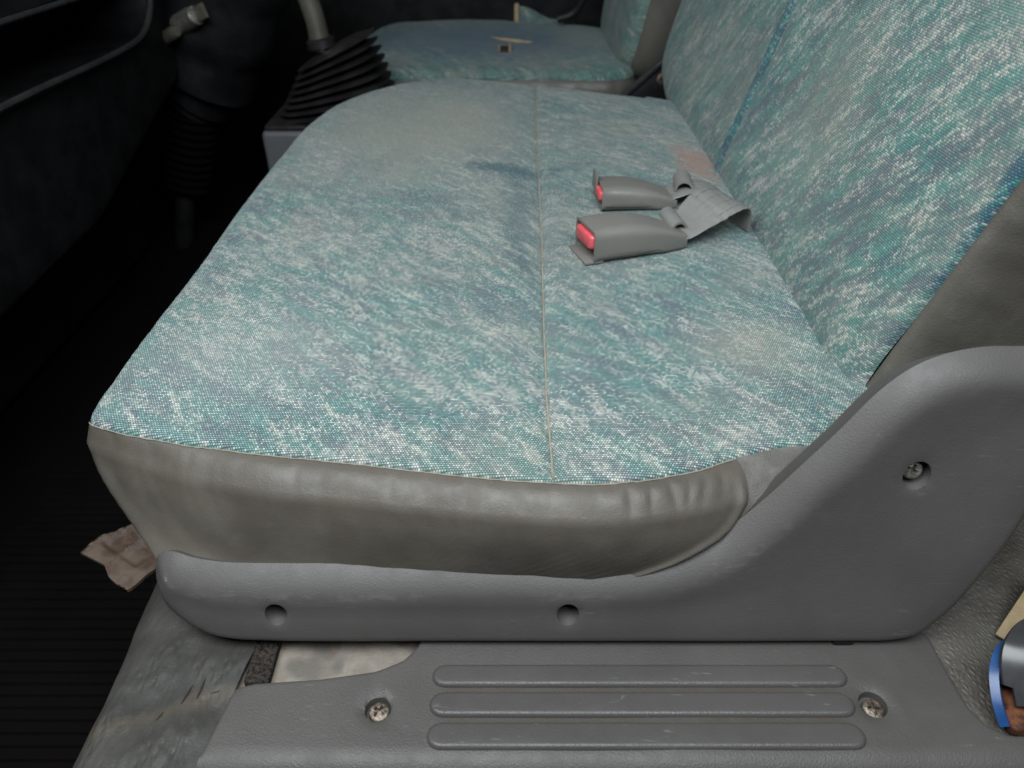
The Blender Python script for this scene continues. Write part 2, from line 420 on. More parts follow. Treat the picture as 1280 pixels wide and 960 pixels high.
def loft(rings, closed=True, cap0=False, cap1=False):
    V = [v for r in rings for v in r]; n = len(rings[0])
    F = grid_faces(len(rings), n, False, closed)
    if cap0: F.append(tuple(range(n)))
    if cap1: F.append(tuple(range((len(rings) - 1) * n, len(rings) * n)))
    return V, F
def tube(path, r, n=12, cap=True):
    path = [Vector(p) for p in path]; rr = r if isinstance(r, (list, tuple)) else [r] * len(path)
    rings = []; up = Vector((.13, .21, .97))
    for i, p in enumerate(path):
        t = (path[min(i + 1, len(path) - 1)] - path[max(i - 1, 0)]).normalized()
        a = t.cross(up).normalized(); b = t.cross(a).normalized()
        rings.append([p + (a * math.cos(k / n * 2 * math.pi) + b * math.sin(k / n * 2 * math.pi)) * rr[i] for k in range(n)])
    return loft(rings, True, cap, cap)
def rbox(lo, hi, bev=.004, seg=3, rot=None, at=None):
    bm = bmesh.new(); bmesh.ops.create_cube(bm, size=1)
    s = [hi[i] - lo[i] for i in range(3)]; c = [(hi[i] + lo[i]) / 2 for i in range(3)]
    for v in bm.verts: v.co = Vector([v.co[i] * s[i] + c[i] for i in range(3)])
    if bev: bmesh.ops.bevel(bm, geom=list(bm.edges), offset=bev, segments=seg, affect='EDGES', profile=.5)
    V = [v.co.copy() for v in bm.verts]; F = [tuple(v.index for v in f.verts) for f in bm.faces]; bm.free()
    if rot is not None: V = [rot @ v for v in V]
    if at is not None: V = [v + Vector(at) for v in V]
    return V, F
def join(*VF):
    V, F = [], []
    for v, f in VF:
        k = len(V); V += [tuple(x) for x in v]; F += [tuple(k + i for i in q) for q in f]
    return V, F
def nz(x, y, z=0.0): return noise.noise(Vector((x, y, z)))
def ribbon(path, width_dir, width, th):
    """strap: path points, per-point width direction"""
    rings = []
    path = [Vector(p) for p in path]
    for i, p in enumerate(path):
        t = (path[min(i + 1, len(path) - 1)] - path[max(i - 1, 0)]).normalized()
        wd = Vector(width_dir[i]).normalized(); wd = (wd - t * wd.dot(t)).normalized(); nn = t.cross(wd).normalized()
        w2 = (width[i] if isinstance(width, (list, tuple)) else width) / 2
        ring = []
        for a, b in ((-1, 0), (-.97, .7), (-.9, 1), (-.45, 1), (0, 1), (.45, 1), (.9, 1), (.97, .7), (1, 0), (.97, -.7), (.9, -1), (.45, -1), (0, -1), (-.45, -1), (-.9, -1), (-.97, -.7)):
            ring.append(p + wd * a * w2 + nn * b * th / 2)
        rings.append(ring)
    return loft(rings, True, True, True)
def cr_open(P, n):
    P = np.array(P, float); Q = np.vstack([2 * P[0] - P[1], P, 2 * P[-1] - P[-2]]); out = []
    for i in range(1, len(Q) - 2):
        for t in np.linspace(0, 1, n, endpoint=False):
            out.append(.5 * ((2 * Q[i]) + (-Q[i - 1] + Q[i + 1]) * t + (2 * Q[i - 1] - 5 * Q[i] + 4 * Q[i + 1] - Q[i + 2]) * t * t + (-Q[i - 1] + 3 * Q[i] - 3 * Q[i + 1] + Q[i + 2]) * t ** 3))
    out.append(P[-1]); return np.array(out)

def screw_head(name, parent, centre, normal, r, mat, spin=.3, dome=.0012, hexagon=False):
    """cross-head (or socket) screw: domed disc with a cut recess and a shank"""
    z = Vector(normal).normalized(); x = z.orthogonal().normalized(); y = z.cross(x)
    a, b = r * .62, r * .17
    if hexagon: hole = circle(0, 0, r * .42, 6)
    else: hole = np.array([(a, -b), (a, b), (b, b), (b, a), (-b, a), (-b, b), (-a, b), (-a, -b), (-b, -b), (-b, -a), (b, -a), (b, -b)])
    c, s = math.cos(spin), math.sin(spin); hole = hole @ np.array([[c, s], [-s, c]])
    o = circle(0, 0, r, 36)
    P, F, D, I, HD = sheet2(o, r * .35, [hole], [r * .06, r * .16, r * .3])
    H = dome * (1 - (np.linalg.norm(P, axis=1) / r) ** 2) - roll(D, r * .16)
    to = lambda q, h: Vector(centre) + x * q[0] + y * q[1] + z * h
    top = ([to(p, h) for p, h in zip(P, H)], F)
    hh = dome * (1 - (np.linalg.norm(hole, axis=1) / r) ** 2)
    wall = loft([[to(q, k) for q, k in zip(hole, hh)], [to(q * .8, -r * .35) for q in hole]], True, False, True)
    side = loft([[to(q, -r * .16) for q in o], [to(q, -r * .5) for q in o]], True)
    return add(name, *join(top, wall, side), mat, parent, ang=35)

# ================================================================== SETTING
def floor_ribs():
    V, F = [], []
    ys = []; y = .05
    while y < 2.6:
        ys += [(y, -.300), (y + .004, -.300), (y + .0055, -.2965), (y + .0085, -.2965), (y + .010, -.300)]; y += .0135
    for x in (-1.6, .60):
        for (yy, zz) in ys: V.append((x, yy, zz))
    F = grid_faces(2, len(ys))
    return V, F
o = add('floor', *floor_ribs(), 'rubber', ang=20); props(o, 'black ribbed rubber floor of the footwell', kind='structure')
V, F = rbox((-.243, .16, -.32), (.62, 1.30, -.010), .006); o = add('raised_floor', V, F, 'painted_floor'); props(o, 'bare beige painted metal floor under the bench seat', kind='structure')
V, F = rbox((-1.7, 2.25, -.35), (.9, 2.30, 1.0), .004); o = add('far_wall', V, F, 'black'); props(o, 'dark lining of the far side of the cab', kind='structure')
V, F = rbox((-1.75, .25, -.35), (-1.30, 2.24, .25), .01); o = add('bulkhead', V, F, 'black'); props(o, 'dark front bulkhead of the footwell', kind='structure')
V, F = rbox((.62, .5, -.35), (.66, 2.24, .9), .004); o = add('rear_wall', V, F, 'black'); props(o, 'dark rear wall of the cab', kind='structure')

# ================================================================== DOOR SILL
sill = empty('door_sill', (0.05, .25, -.01), 'grey plastic door sill plate with three tread ribs and two screws', 'sill plate')
so = [(-.179, .207), (-.170, .258), (-.160, .2615), (-.119, .2645), (-.085, .270), (-.069, .2775), (-.0605, .288), (-.057, .312), (.0, .314), (.15, .314),
      (.262, .312), (.2725, .2935), (.2725, .266), (.274, .2455), (.279, .2345), (.289, .2285), (.34, .2285), (.42, .2285), (.42, .207), (.2, .205), (0, .205)]
so = np.array(so); so_s = resample(np.vstack([so]), .004)
holes = [circle(-.0805, .2451, .0078, 40), circle(.2179, .2482, .0084, 40)]
P, F, D, I, HD = sheet2(so_s, .006, holes, [.0005, .0015, .003])
Rn = .013
zz = np.zeros(len(P)); dn = P[:, 1] - .2055
zz -= roll(np.clip(dn, 0, None), Rn) * 1.0
zz -= roll(D, .0018) * (dn > .012)
for h in HD: zz -= roll(h, .0016)
zz += .0008 * np.array([nz(p[0] * 14, p[1] * 14, 3) for p in P])
cup = []
for hc, hr in (((-.0805, .2451), .0078), ((.2179, .2482), .0084)):
    rg = []
    for k, dz in ((1, -.0016), (.96, -.003), (.90, -.0065), (.55, -.0068)): rg.append([(x, y, dz) for x, y in circle(*hc, hr * k, 40)])
    cup.append(loft(rg, True, False, True))
nearrow = [(x, .2055, -.013) for x in np.linspace(-.179, .42, 60)]
skirt = loft([nearrow, [(x, .2050, -.030) for x, _, _ in nearrow], [(x, .203, -.05) for x, _, _ in nearrow]], False)
sp_o = add('plate', *join(([(p[0], p[1], z) for p, z in zip(P, zz)], F), *cup, skirt), 'sill', sill, ang=50)
def capsule(x0, x1, y0, y1, sp=.003):
    r = (y1 - y0) / 2; cy = (y0 + y1) / 2; p = []
    for k in np.linspace(-90, 90, 15): p.append((x1 - r + r * math.cos(R_(k)), cy + r * math.sin(R_(k))))
    for k in np.linspace(90, 270, 15): p.append((x0 + r + r * math.cos(R_(k)), cy + r * math.sin(R_(k))))
    return resample(np.array(p), sp)
for (x0, x1, y0, y1) in ((-.0500, .2085, .2582, .2746), (-.0500, .2065, .2388, .2560), (-.0500, .2055, .2192, .2366)):
    cp = capsule(x0, x1, y0, y1)
    P, F, D, I, HD = sheet2(cp, .004, [], [.0004, .001, .002, .0032])
    t = (y1 - P[:, 1]) / (y1 - y0)
    top = .0012 + .0022 * t ** 1.5 - .010 * np.clip(.2200 - P[:, 1], 0, 1)
    f = 1 - roll(D, .0032) / .0032
    zt = top * f - .0015 * (1 - f)
    add('tread_rib', [(p[0], p[1], z) for p, z in zip(P, zt)], F, 'sill_rib', sill, ang=60)
screw_head('screw', sill, (-.0800, .2447, -.0035), (0.02, -.10, 1), .0062, 'rusty_metal', .15)
screw_head('screw', sill, (.2184, .2465, -.0035), (.05, -.12, 1), .0065, 'rusty_metal', .7)
V, F = rbox((-.7, .150, -.25), (.75, .2015, -.026), .010, 4)
o = add('body_sill', V, F, 'body_paint'); props(o, 'blue painted body edge below the grey sill plate', 'body panel')

# ================================================================== FLOOR COVERINGS
def drape(name, outline, sp, zf, mat, label, cat, parent=None, rings=(), th=.0025, group=None):
    P, F, D, I, HD = sheet2(outline, sp, [], rings)
    top = [(*p, zf(p[0], p[1])) for p in P]
    rim = loft([[(*p, zf(p[0], p[1])) for p in outline], [(*p, zf(p[0], p[1]) - th) for p in outline]], True)
    bot = ([(x, y, z - th) for x, y, z in top], [f[::-1] for f in F])
    o = add(name, *join((top, F), rim, bot), mat, parent, ang=55)
    if label: props(o, label, cat, group)
    return o
ml = smooth_closed([(-.262, .40), (-.258, .335), (-.2535, .300), (-.2505, .280), (-.2495, .2506), (-.2515, .212), (-.254, .17), (-.21, .165), (-.184, .185), (-.178, .215), (-.1725, .252),
                    (-.1665, .292), (-.160, .32), (-.155, .40), (-.2, .42)], .004)
def zmat(x, y):
    e = (-.2505) - x
    z = -.0045 + .0022 * nz(x * 26, y * 30) + .0012 * nz(x * 80, y * 50, 2)
    d = max(0, x + .2505 + .016 * 0)
    edge = max(0, .014 - (x + .2545)); z -= edge ** 2 * 38
    return z
mat_o = drape('floor_mat', ml, .004, zmat, 'floor_vinyl', 'grey embossed vinyl floor mat beside the sill plate with two slits', 'floor mat', rings=[.001, .003])
for (x, y, a, L) in ((-.2000, .2565, 1.35, .0070), (-.1925, .2605, 1.45, .0070), (-.183, .258, .3, .003), (-.211, .242, 1.1, .003)):
    z0 = zmat(x, y) + .0006
    sl = [(x + L * k * math.cos(a), y + L * k * math.sin(a)) for k in (-1, -.5, 0, .5, 1)]
    w_ = [.0001, .0005, .0006, .0004, .0001]
    V = []
    for (px, py), ww in zip(sl, w_):
        zq = zmat(px, py)
        V += [(px - ww, py, zq + .0008), (px, py + ww * .2, zq + .0011), (px + ww, py, zq + .0008)]
    add('slit', V, grid_faces(5, 3), 'dark_hole', mat_o)
# carpet strip and beige patch between mat and sill plate
V, F = rbox((-.1675, .264, -.010), (-.152, .42, -.0035), .0015); o = add('carpet_strip', V, F, 'carpet'); props(o, 'narrow black carpet strip between the floor mat and beige metal', 'carpet')
# torn vinyl scrap under the front corner of the seat
sc = np.array([(-.3306, .3835), (-.3225, .3997), (-.308, .4098), (-.285, .425), (-.262, .415), (-.262, .372), (-.2718, .3620), (-.2788, .3474), (-.288, .352), (-.2985, .360), (-.307, .3718), (-.318, .377)])
sc_s = resample(sc, .003)
def zscrap(x, y):
    u = (x + .296) * .83 + (y - .385) * -.55; v = (x + .296) * .55 + (y - .385) * .83
    z = -.020 + .0012 * nz(x * 60, y * 60, 5)
    for cu_ in (-.013, .010):
        a = abs(u - cu_) / .0095; b = abs(v - .004) / .0095
        m = max(a, b); z += -.0032 * max(0, min(1, (1.1 - m) / .25))
    return z
drape('vinyl_scrap', sc_s, .0022, zscrap, 'scrap', 'torn beige vinyl scrap with moulded squares under the cushion front corner', 'scrap')
# crackled floor covering behind the seat trim
mr = resample(np.array([(.262, .330), (.270, .297), (.268, .262), (.272, .238), (.283, .226), (.31, .222), (.45, .222), (.55, .30), (.58, .60), (.30, .60)]), .006)
drape('rear_floor_mat', mr, .006, lambda x, y: -.0040 + .0016 * nz(x * 30, y * 24, 7) + .35 * max(0, y - .36) ** 1.6, 'crackled_vinyl', 'crackled beige vinyl floor covering behind the grey seat trim', 'floor mat')

# ================================================================== BENCH SEAT
seat = empty('bench_seat', (0, .75, -.01), 'teal and cream woven fabric passenger bench seat with grey side trim', 'seat')
top_pts = [(-.2830, .3950), (-.2850, .43), (-.2895, .51), (-.294, .61), (-.296, .74), (-.294, .89), (-.284, 1.05), (-.262, 1.135), (-.225, 1.195), (-.165, 1.245), (-.100, 1.268), (-.026, 1.256),
           (.0354, 1.2311), (.1347, 1.1846), (.2203, 1.150), (.262, 1.12), (.270, 1.0), (.270, .80), (.270, .55), (.268, .42), (.255, .385), (.230, .371), (.199, .3613), (.1726, .3582), (.1396, .3476), (.1125, .3366),
           (.077, .3275), (.0479, .3247), (.024, .3261), (-.0193, .3302), (-.0686, .3381), (-.1193, .3461), (-.1713, .3536), (-.2258, .3645), (-.2611, .3745), (-.279, .3820)]
cush = smooth_closed(top_pts, .003)
cush = cush + normals2(cush) * np.array([[.0007 * nz(i_ * .13, 4, 0) + .0004 * nz(i_ * .45, 9, 0)] for i_ in range(len(cush))])
def xseam(y): return np.interp(y, [.3, .326, .405, .51, .657, .878, 1.231, 1.3], [.0245, .0245, .0232, .0249, .0284, .0307, .0354, .036])
def edge_R(p):
    """roll radius of the cloth: crisp at the door-side seam, round at front and far side"""
    f = np.clip((p[:, 1] - .39) / .26, 0, 1); f = f * f * (3 - 2 * f)
    return .004 + .022 * f * np.where(p[:, 0] > .2, .3, 1)
seam_pts = np.array([(float(xseam(y)) + o_, y) for y in np.arange(.325, 1.26, .004) for o_ in (-.010, -.006, -.003, -.0012, 0, .0012, .003, .006, .010)])
P, F, D, I, HD = sheet2(cush, .0045, [], pts_in=seam_pts, rings=[.0008, .002, .004, .007, .0105, .0145, .019, .024])
Rr = edge_R(P)
zc = .110 - roll(D, Rr)
crown = 1 - np.exp(-D / .055)
zc = zc + .006 * crown
xs = xseam(P[:, 1]); dx = P[:, 0] - xs
ef = np.clip(D / .01, 0, 1)
mid = np.exp(-((P[:, 1] - .72) / .22) ** 2)
seam_d = (.0050 + .009 * np.exp(-((np.linspace(.3, 1.3, 201) - .72) / .22) ** 2))
zc -= np.where(dx < 0, (.0050 + .009 * mid) * np.exp(dx / (.010 + .012 * mid)), (.0050 + .009 * mid) * np.exp(-dx / (.0035 + .003 * mid))) * ef
# slack cloth along the seam and toward the backrest
for i, p in enumerate(P):
    a = .0022 * nz(p[0] * 6, p[1] * 6, 1.0) + .0007 * nz(p[0] * 28, p[1] * 20, 4.0)
    if dx[i] < 0: a += .0028 * math.exp(dx[i] / .022) * nz(p[1] * 45 + p[0] * 60, 2.0, 0)
    if p[0] > .17: a -= .10 * (p[0] - .17) ** 1.5 * (1 + .5 * nz(p[1] * 30, 9, 0))
    zc[i] += a * ef[i]
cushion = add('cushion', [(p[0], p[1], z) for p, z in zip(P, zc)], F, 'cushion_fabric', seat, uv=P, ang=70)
# stitched seam cord
ys = np.linspace(.3275, 1.225, 160); cord = []
for y in ys:
    x = float(xseam(y)); k = np.argmin((P[:, 0] - x - .0006) ** 2 + (P[:, 1] - y) ** 2)
    cord.append((x + .0006 + .0003 * nz(y * 90, 0, 0), y, float(zc[k]) + .0007 + .0004 * nz(y * 40, 5, 0)))
add('seam_cord', *tube(cord, [.0009 + .0003 * nz(y * 160, 3, 1) for y in ys], 8), 'thread', cushion)
# side panels (vinyl round the cushion, felt at the rear)
nrm = normals2(cush)
n_near = [i for i in range(len(cush))]
def side_point(P0, n0, t):
    x, y = P0
    e = max(0.0, y - .327)
    qx = x * .775 if x < 0 else x
    qy = y - .022 - .93 * min(e, .068)
    Q = np.array([qx, qy])
    f = t ** float(np.interp(x, [-.27, -.15], [2.4, 1.55]))
    p = np.array(P0) * (1 - f) + Q * f
    nf = min(1, max(0, (.415 - y) / .035)); nf = nf * nf * (3 - 2 * nf)
    fr_ = min(1, max(0, (y - .39) / .26)); fr_ = fr_ * fr_ * (3 - 2 * fr_)
    b = (.0190 * nf * float(np.interp(x, [-.286, -.20], [.40, 1])) - .006 * (1 - nf)) * math.sin(math.pi * min(1, t) ** float(np.interp(x, [-.27, -.15], [.95, .62]))) ** .9
    p = p + n0 * b
    z0 = .1075 - .023 * fr_ * (1.0 if x < .2 else .3)
    z = z0 - (z0 - .0475) * t - .006 * t * t
    return p, z
pleats = [(-.262, .6, .003), (-.235, .5, .004), (-.205, .5, .0035), (-.17, .6, .004), (-.135, .9, .003), (-.118, .6, .004), (-.075, 1.1, .0035), (-.055, .9, .003), (-.028, 1.3, .0032), (-.018, .9, .0025), (.004, 1, .003),
          (.024, 1.1, .0028), (.050, .9, .0028), (.068, 1.2, .0026), (.0705, 1.6, .0024), (.083, 1.0, .0024), (.095, 1.7, .0028), (.108, 1.4, .0024), (.1185, 2.0, .0028), (.129, 1.3, .0028)]
# near stretch of the outline, ordered from front to back
idx_r = max(range(len(cush)), key=lambda i: -(abs(cush[i][0] - .236) + abs(cush[i][1] - .373) * 4))
L = len(cush)
order = [(idx_r + k) % L for k in range(L)]
path = np.vstack([cush[order], cush[order[:1]]]); pn = np.vstack([nrm[order], nrm[order[:1]]])
if path[40][0] > path[0][0]: path = path[::-1]; pn = pn[::-1]
al = np.r_[0, np.cumsum(np.linalg.norm(np.diff(path, axis=0), axis=1))]
def at_s(s):
    return np.array([np.interp(s, al, path[:, 0]), np.interp(s, al, path[:, 1])]), np.array([np.interp(s, al, pn[:, 0]), np.interp(s, al, pn[:, 1])])
def s_of_x(x):                                  # only on the door-side stretch
    m = int(np.argmin(path[:, 0])); k = np.where(path[:, 1] < .385)[0]; k = k[(al[k] < .7)]
    o_ = np.argsort(path[k][:, 0]); return float(np.interp(x, path[k][o_, 0], al[k][o_]))
TS = [0, .012, .03, .055, .085, .12, .16, .20, .25, .30, .36, .43, .50, .58, .66, .74, .82, .90, .96, 1.0]
def panel(smin, smax, n, felt=False):
    rows = []
    for t in TS:
        a, b = smin(t), smax(t); row = []
        for k in range(n):
            s = a + (b - a) * k / (n - 1)
            P0, n0 = at_s(s); n0 = n0 / (np.linalg.norm(n0) + 1e-9)
            p, z = side_point(P0, n0, t)
            off = .0006 * nz(s * 60, t * 4, 1) * min(1, t * 8)
            if not felt:
                for (px, am, wd) in pleats:
                    dxx = p[0] - px - .030 * t * nz(px * 57, 7, 1) - (.012 * t if px < .1 else -.01 * t)
                    if abs(dxx) < wd * 3 and p[1] < .40:
                        off -= (.0015 if px < .06 else .0010) * am * (.6 + .8 * abs(nz(px * 91, 3, 3))) * math.exp(-(dxx / wd) ** 2) * math.exp(-((t - .05) / .10) ** 2) * min(1, t / .02)
                e = abs(s - smin(t)) if smin(t) > .02 else 9
                off += .0022 * math.exp(-((e - .004) / .004) ** 2) * min(1, t * 6)
                off += .0012 * math.exp(-((t - .21) / .05) ** 2)
            else:
                off -= .0012
            row.append((p[0] + n0[0] * off, p[1] + n0[1] * off, z))
        rows.append(row)
    V = [v for r in rows for v in r]
    return V, grid_faces(len(rows), n)
x1 = lambda t: .1405 - .004 * t - .075 * t ** 2.2
sb = lambda t: s_of_x(x1(t))
V, F = panel(sb, lambda t: .80, 420); add('side_panel', V, F, 'vinyl', cushion, ang=80)['label'] = 'grey vinyl side of the cushion with small puckers along the seam'
V, F = panel(lambda t: 0.0, sb, 60, True); add('rear_side_panel', V, F, 'felt', cushion, ang=80)['label'] = 'grey napped cloth patch behind the vinyl side'
V, F = panel(lambda t: .795, lambda t: float(al[-1]), 220); add('far_side_panel', V, F, 'vinyl', cushion, ang=80)
# frayed light thread along the door-side seam
fr = []
for s in np.linspace(s_of_x(.138), s_of_x(-.280), 190):
    P0, n0 = at_s(s); fr.append((P0[0] + n0[0] * .0004, P0[1] + n0[1] * .0004, .1078 + .0004 * nz(s * 200, 0, 0)))
add('edge_thread', *tube(fr, [.00042 + .00045 * max(0, nz(i * .33, 1, 0)) for i in range(len(fr))], 6), 'thread', cushion)
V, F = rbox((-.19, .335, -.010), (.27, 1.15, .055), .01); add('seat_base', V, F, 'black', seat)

# ---- backrest: local plane (Y, t) leaning back by BR
def bpt(y, t, n):                               # n = toward the sitter (-X)
    return (.245 + t * math.sin(BR) - n * math.cos(BR), y, .110 + t * math.cos(BR) + n * math.sin(BR))
bo = smooth_closed([(.424, .0), (.420, .10), (.414, .22), (.414, .36), (.43, .50), (.50, .56), (.84, .58), (1.2, .56), (1.33, .50), (1.352, .34), (1.350, .20), (1.340, .11), (1.325, .05), (1.285, .0), (1.20, -.028),
                    (1.05, -.034), (.80, -.034), (.60, -.034), (.46, -.036), (.42, -.026)], .004)
gr_pts = np.array([(.838 + o_, t) for t in np.arange(-.034, .58, .006) for o_ in (-.018, -.013, -.0095, -.0075, -.006, -.003, 0, .003, .006, .0075, .0095, .013, .018)])
P, F, D, I, HD = sheet2(bo, .0055, [], [.001, .0025, .005, .009, .014, .020], gr_pts)
Rb = np.where(P[:, 0] < .46, .006, .022)
nn = -roll(D, Rb) + .010 * (1 - np.exp(-D / .05))
dg = np.abs(P[:, 0] - .838)
nn -= (.0036 * (dg < .0068) + .0018 * np.exp(-np.clip(dg - .0068, 0, 1) / .008) * (dg >= .0068)) * np.clip(D / .02, 0, 1)
nn += np.array([.0018 * nz(p[0] * 8, p[1] * 8, 2) + .0009 * nz(p[0] * 24, p[1] * 24, 6) for p in P])
nn += .006 * np.exp(-((P[:, 1] - .02) / .05) ** 2) * np.clip(D / .03, 0, 1)
uvb = np.stack([-P[:, 0], P[:, 1]], 1)
back = add('backrest', [bpt(p[0], p[1], k) for p, k in zip(P, nn)], F, 'backrest_fabric', seat, uv=uvb, ang=70)
# unfaded strip in the groove
tt = np.linspace(-.02, .57, 90); rows = []
def bsurf(y, t):
    k = np.argmin((P[:, 0] - y) ** 2 + (P[:, 1] - t) ** 2); return nn[k]
prof = [bsurf(.838, t) for t in tt]; prof = np.convolve(np.pad(prof, 3, mode='edge'), np.ones(7) / 7, 'valid')
for t, pr in zip(tt, prof):
    rows.append([(.838 - .0078, t, pr + .0022), (.838 - .0045, t, pr + .0060), (.838, t, pr + .0072), (.838 + .0045, t, pr + .0060), (.838 + .0078, t, pr + .0022)])
V = [bpt(*q) for r in rows for q in r]; uvs = [(-q[0], q[1]) for r in rows for q in r]
add('seam_strip', V, grid_faces(90, 5), 'strip_fabric', back, uv=uvs, ang=80)['label'] = 'unfaded dark blue strip in the backrest seam'
# vinyl side of the backrest
nb = normals2(bo); rings = []
for (o_, dep) in ((0, -.0060), (.0035, -.0058), (.0075, -.010), (.011, -.018), (.013, -.030), (.0135, -.05), (.012, -.075), (.008, -.11), (.004, -.14)):
    rg = []
    for i, p in enumerate(bo):
        yn = 1 if p[0] < .46 else .2
        q = p + nb[i] * o_ * yn
        wr = .0018 * nz(p[1] * 40, dep * 35, 3) + .001 * nz(p[1] * 90, dep * 60, 8) if o_ > .004 else 0
        d0 = dep if yn == 1 else dep - .016
        rg.append(bpt(q[0] - wr * yn, q[1], d0))
    rings.append(rg)
add('side_panel', *loft(rings, True, False, True), 'vinyl_back', back, ang=80)['label'] = 'dark grey creased vinyl side of the backrest'

# ---- grey plastic side trim
tp = [(-0.2249, 0.0528), (-0.2282, 0.0390), (-0.2264, 0.0254), (-0.2146, 0.0128), (-0.1977, 0.0070), (-0.1751, 0.0038), (-0.1134, 0.0025), (0.0309, 0.0025), (0.2165, 0.0025), (0.2422, 0.0031), (0.2592, 0.0076), (0.2687, 0.0172), (0.2779, 0.0298), (0.2932, 0.0628), (0.3039, 0.0940), (0.3120, 0.1300), (0.3380, 0.1550), (0.3520, 0.1800), (0.3350, 0.1970), (0.3050, 0.1970), (0.2799, 0.1960), (0.2582, 0.1955), (0.2374, 0.1910), (0.2216, 0.1830), (0.2067, 0.1693), (0.1886, 0.1451), (0.1694, 0.1213), (0.1492, 0.0969), (0.1276, 0.0755), (0.1110, 0.0665), (0.0960, 0.0600), (0.0753, 0.0560), (0.0302, 0.0543), (-0.0704, 0.0540), (-0.1707, 0.0540), (-0.2003, 0.0555), (-0.2155, 0.0572)]
to_ = smooth_closed(tp, .0028)
tn = normals2(to_)
Rv = np.clip(.0065 + .0115 * np.clip((tn[:, 1] + .15) / .7, 0, 1), .006, .018)
Rv = np.where((to_[:, 0] < -.205), np.maximum(Rv, .011), Rv)
k_ = np.ones(9) / 9; Rv = np.convolve(np.r_[Rv[-4:], Rv, Rv[:4]], k_, 'valid')
th_ = [((-0.1484, 0.0269), .0070), ((0.0352, 0.0269), .0070), ((0.2337, 0.1235), .0082)]
holes = [circle(*c, r, 44, 1.15) for c, r in th_]
P, F, D, I, HD = sheet2(to_, .005, holes, [.0012, .0024, .0038, .0055, .008, .011, .0145])
Y0 = 0.0
wrap = lambda x, z: .2850 + .22 * np.asarray(z) + .008 * np.clip((-.172 - np.asarray(x)) / .05, 0, 1.2) ** 2      # leaning face, its front end curls round the seat base
Rd = Rv[I]; yy = wrap(P[:, 0], P[:, 1]) + .75 * Rd * np.clip(1 - D / Rd, 0, 1) ** 2.1
yy += .0035 * (1 - np.exp(-np.clip(D - .016, 0, 1) / .03))         # slightly dished face
yy += np.array([.0005 * nz(p[0] * 12, p[1] * 12, 8) for p in P])
lip = []
for h, (c, r) in zip(HD, th_): yy += roll(h, .0006)
cups = []
for (c, r), hp in zip(th_, holes):
    ym = float(np.interp(0, [0], [np.median(yy[(np.hypot(P[:, 0] - c[0], P[:, 1] - c[1]) < r + .004)])]))
    rg = [[(x, float(yy[np.argmin((P[:, 0] - x) ** 2 + (P[:, 1] - z) ** 2)]), z) for x, z in hp]]
    for k, dy in ((.995, .004), (.985, .010), (.95, .0165), (.5, .017)): rg.append([(x, float(wrap(x, z)) + .0045 + dy * (.55 if c[0] > .1 else .8), z) for x, z in circle(*c, r * k, 44, 1.15)])
    cups.append(loft(rg, True, False, True))
bk = loft([[(p[0], float(wrap(p[0], p[1])) + .75 * Rv[i], p[1]) for i, p in enumerate(to_)], [(p[0] - tn[i][0] * .003, float(wrap(p[0], p[1])) + .75 * Rv[i] + .003, p[1] - tn[i][1] * .003) for i, p in enumerate(to_)], [(p[0] - tn[i][0] * .005, float(wrap(p[0], p[1])) + .030, p[1] - tn[i][1] * .014) for i, p in enumerate(to_)]], True)
tV, tF = join(([(p[0], y, p[1]) for p, y in zip(P, yy)], F), *cups, bk)
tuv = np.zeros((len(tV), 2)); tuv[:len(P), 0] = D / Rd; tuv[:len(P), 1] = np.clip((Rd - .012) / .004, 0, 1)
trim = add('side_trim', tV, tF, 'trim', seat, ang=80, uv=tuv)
trim['label'] = 'grey moulded plastic side trim with screw recesses'
screw_head('screw', trim, (0.2325, 0.3197, 0.1245), (-.15, -1, .42), .0060, 'metal', .3, .0012)
V, F = rbox((.207, .288, -.004), (.221, .302, .0045), .002); add('clip', V, F, 'black', trim)

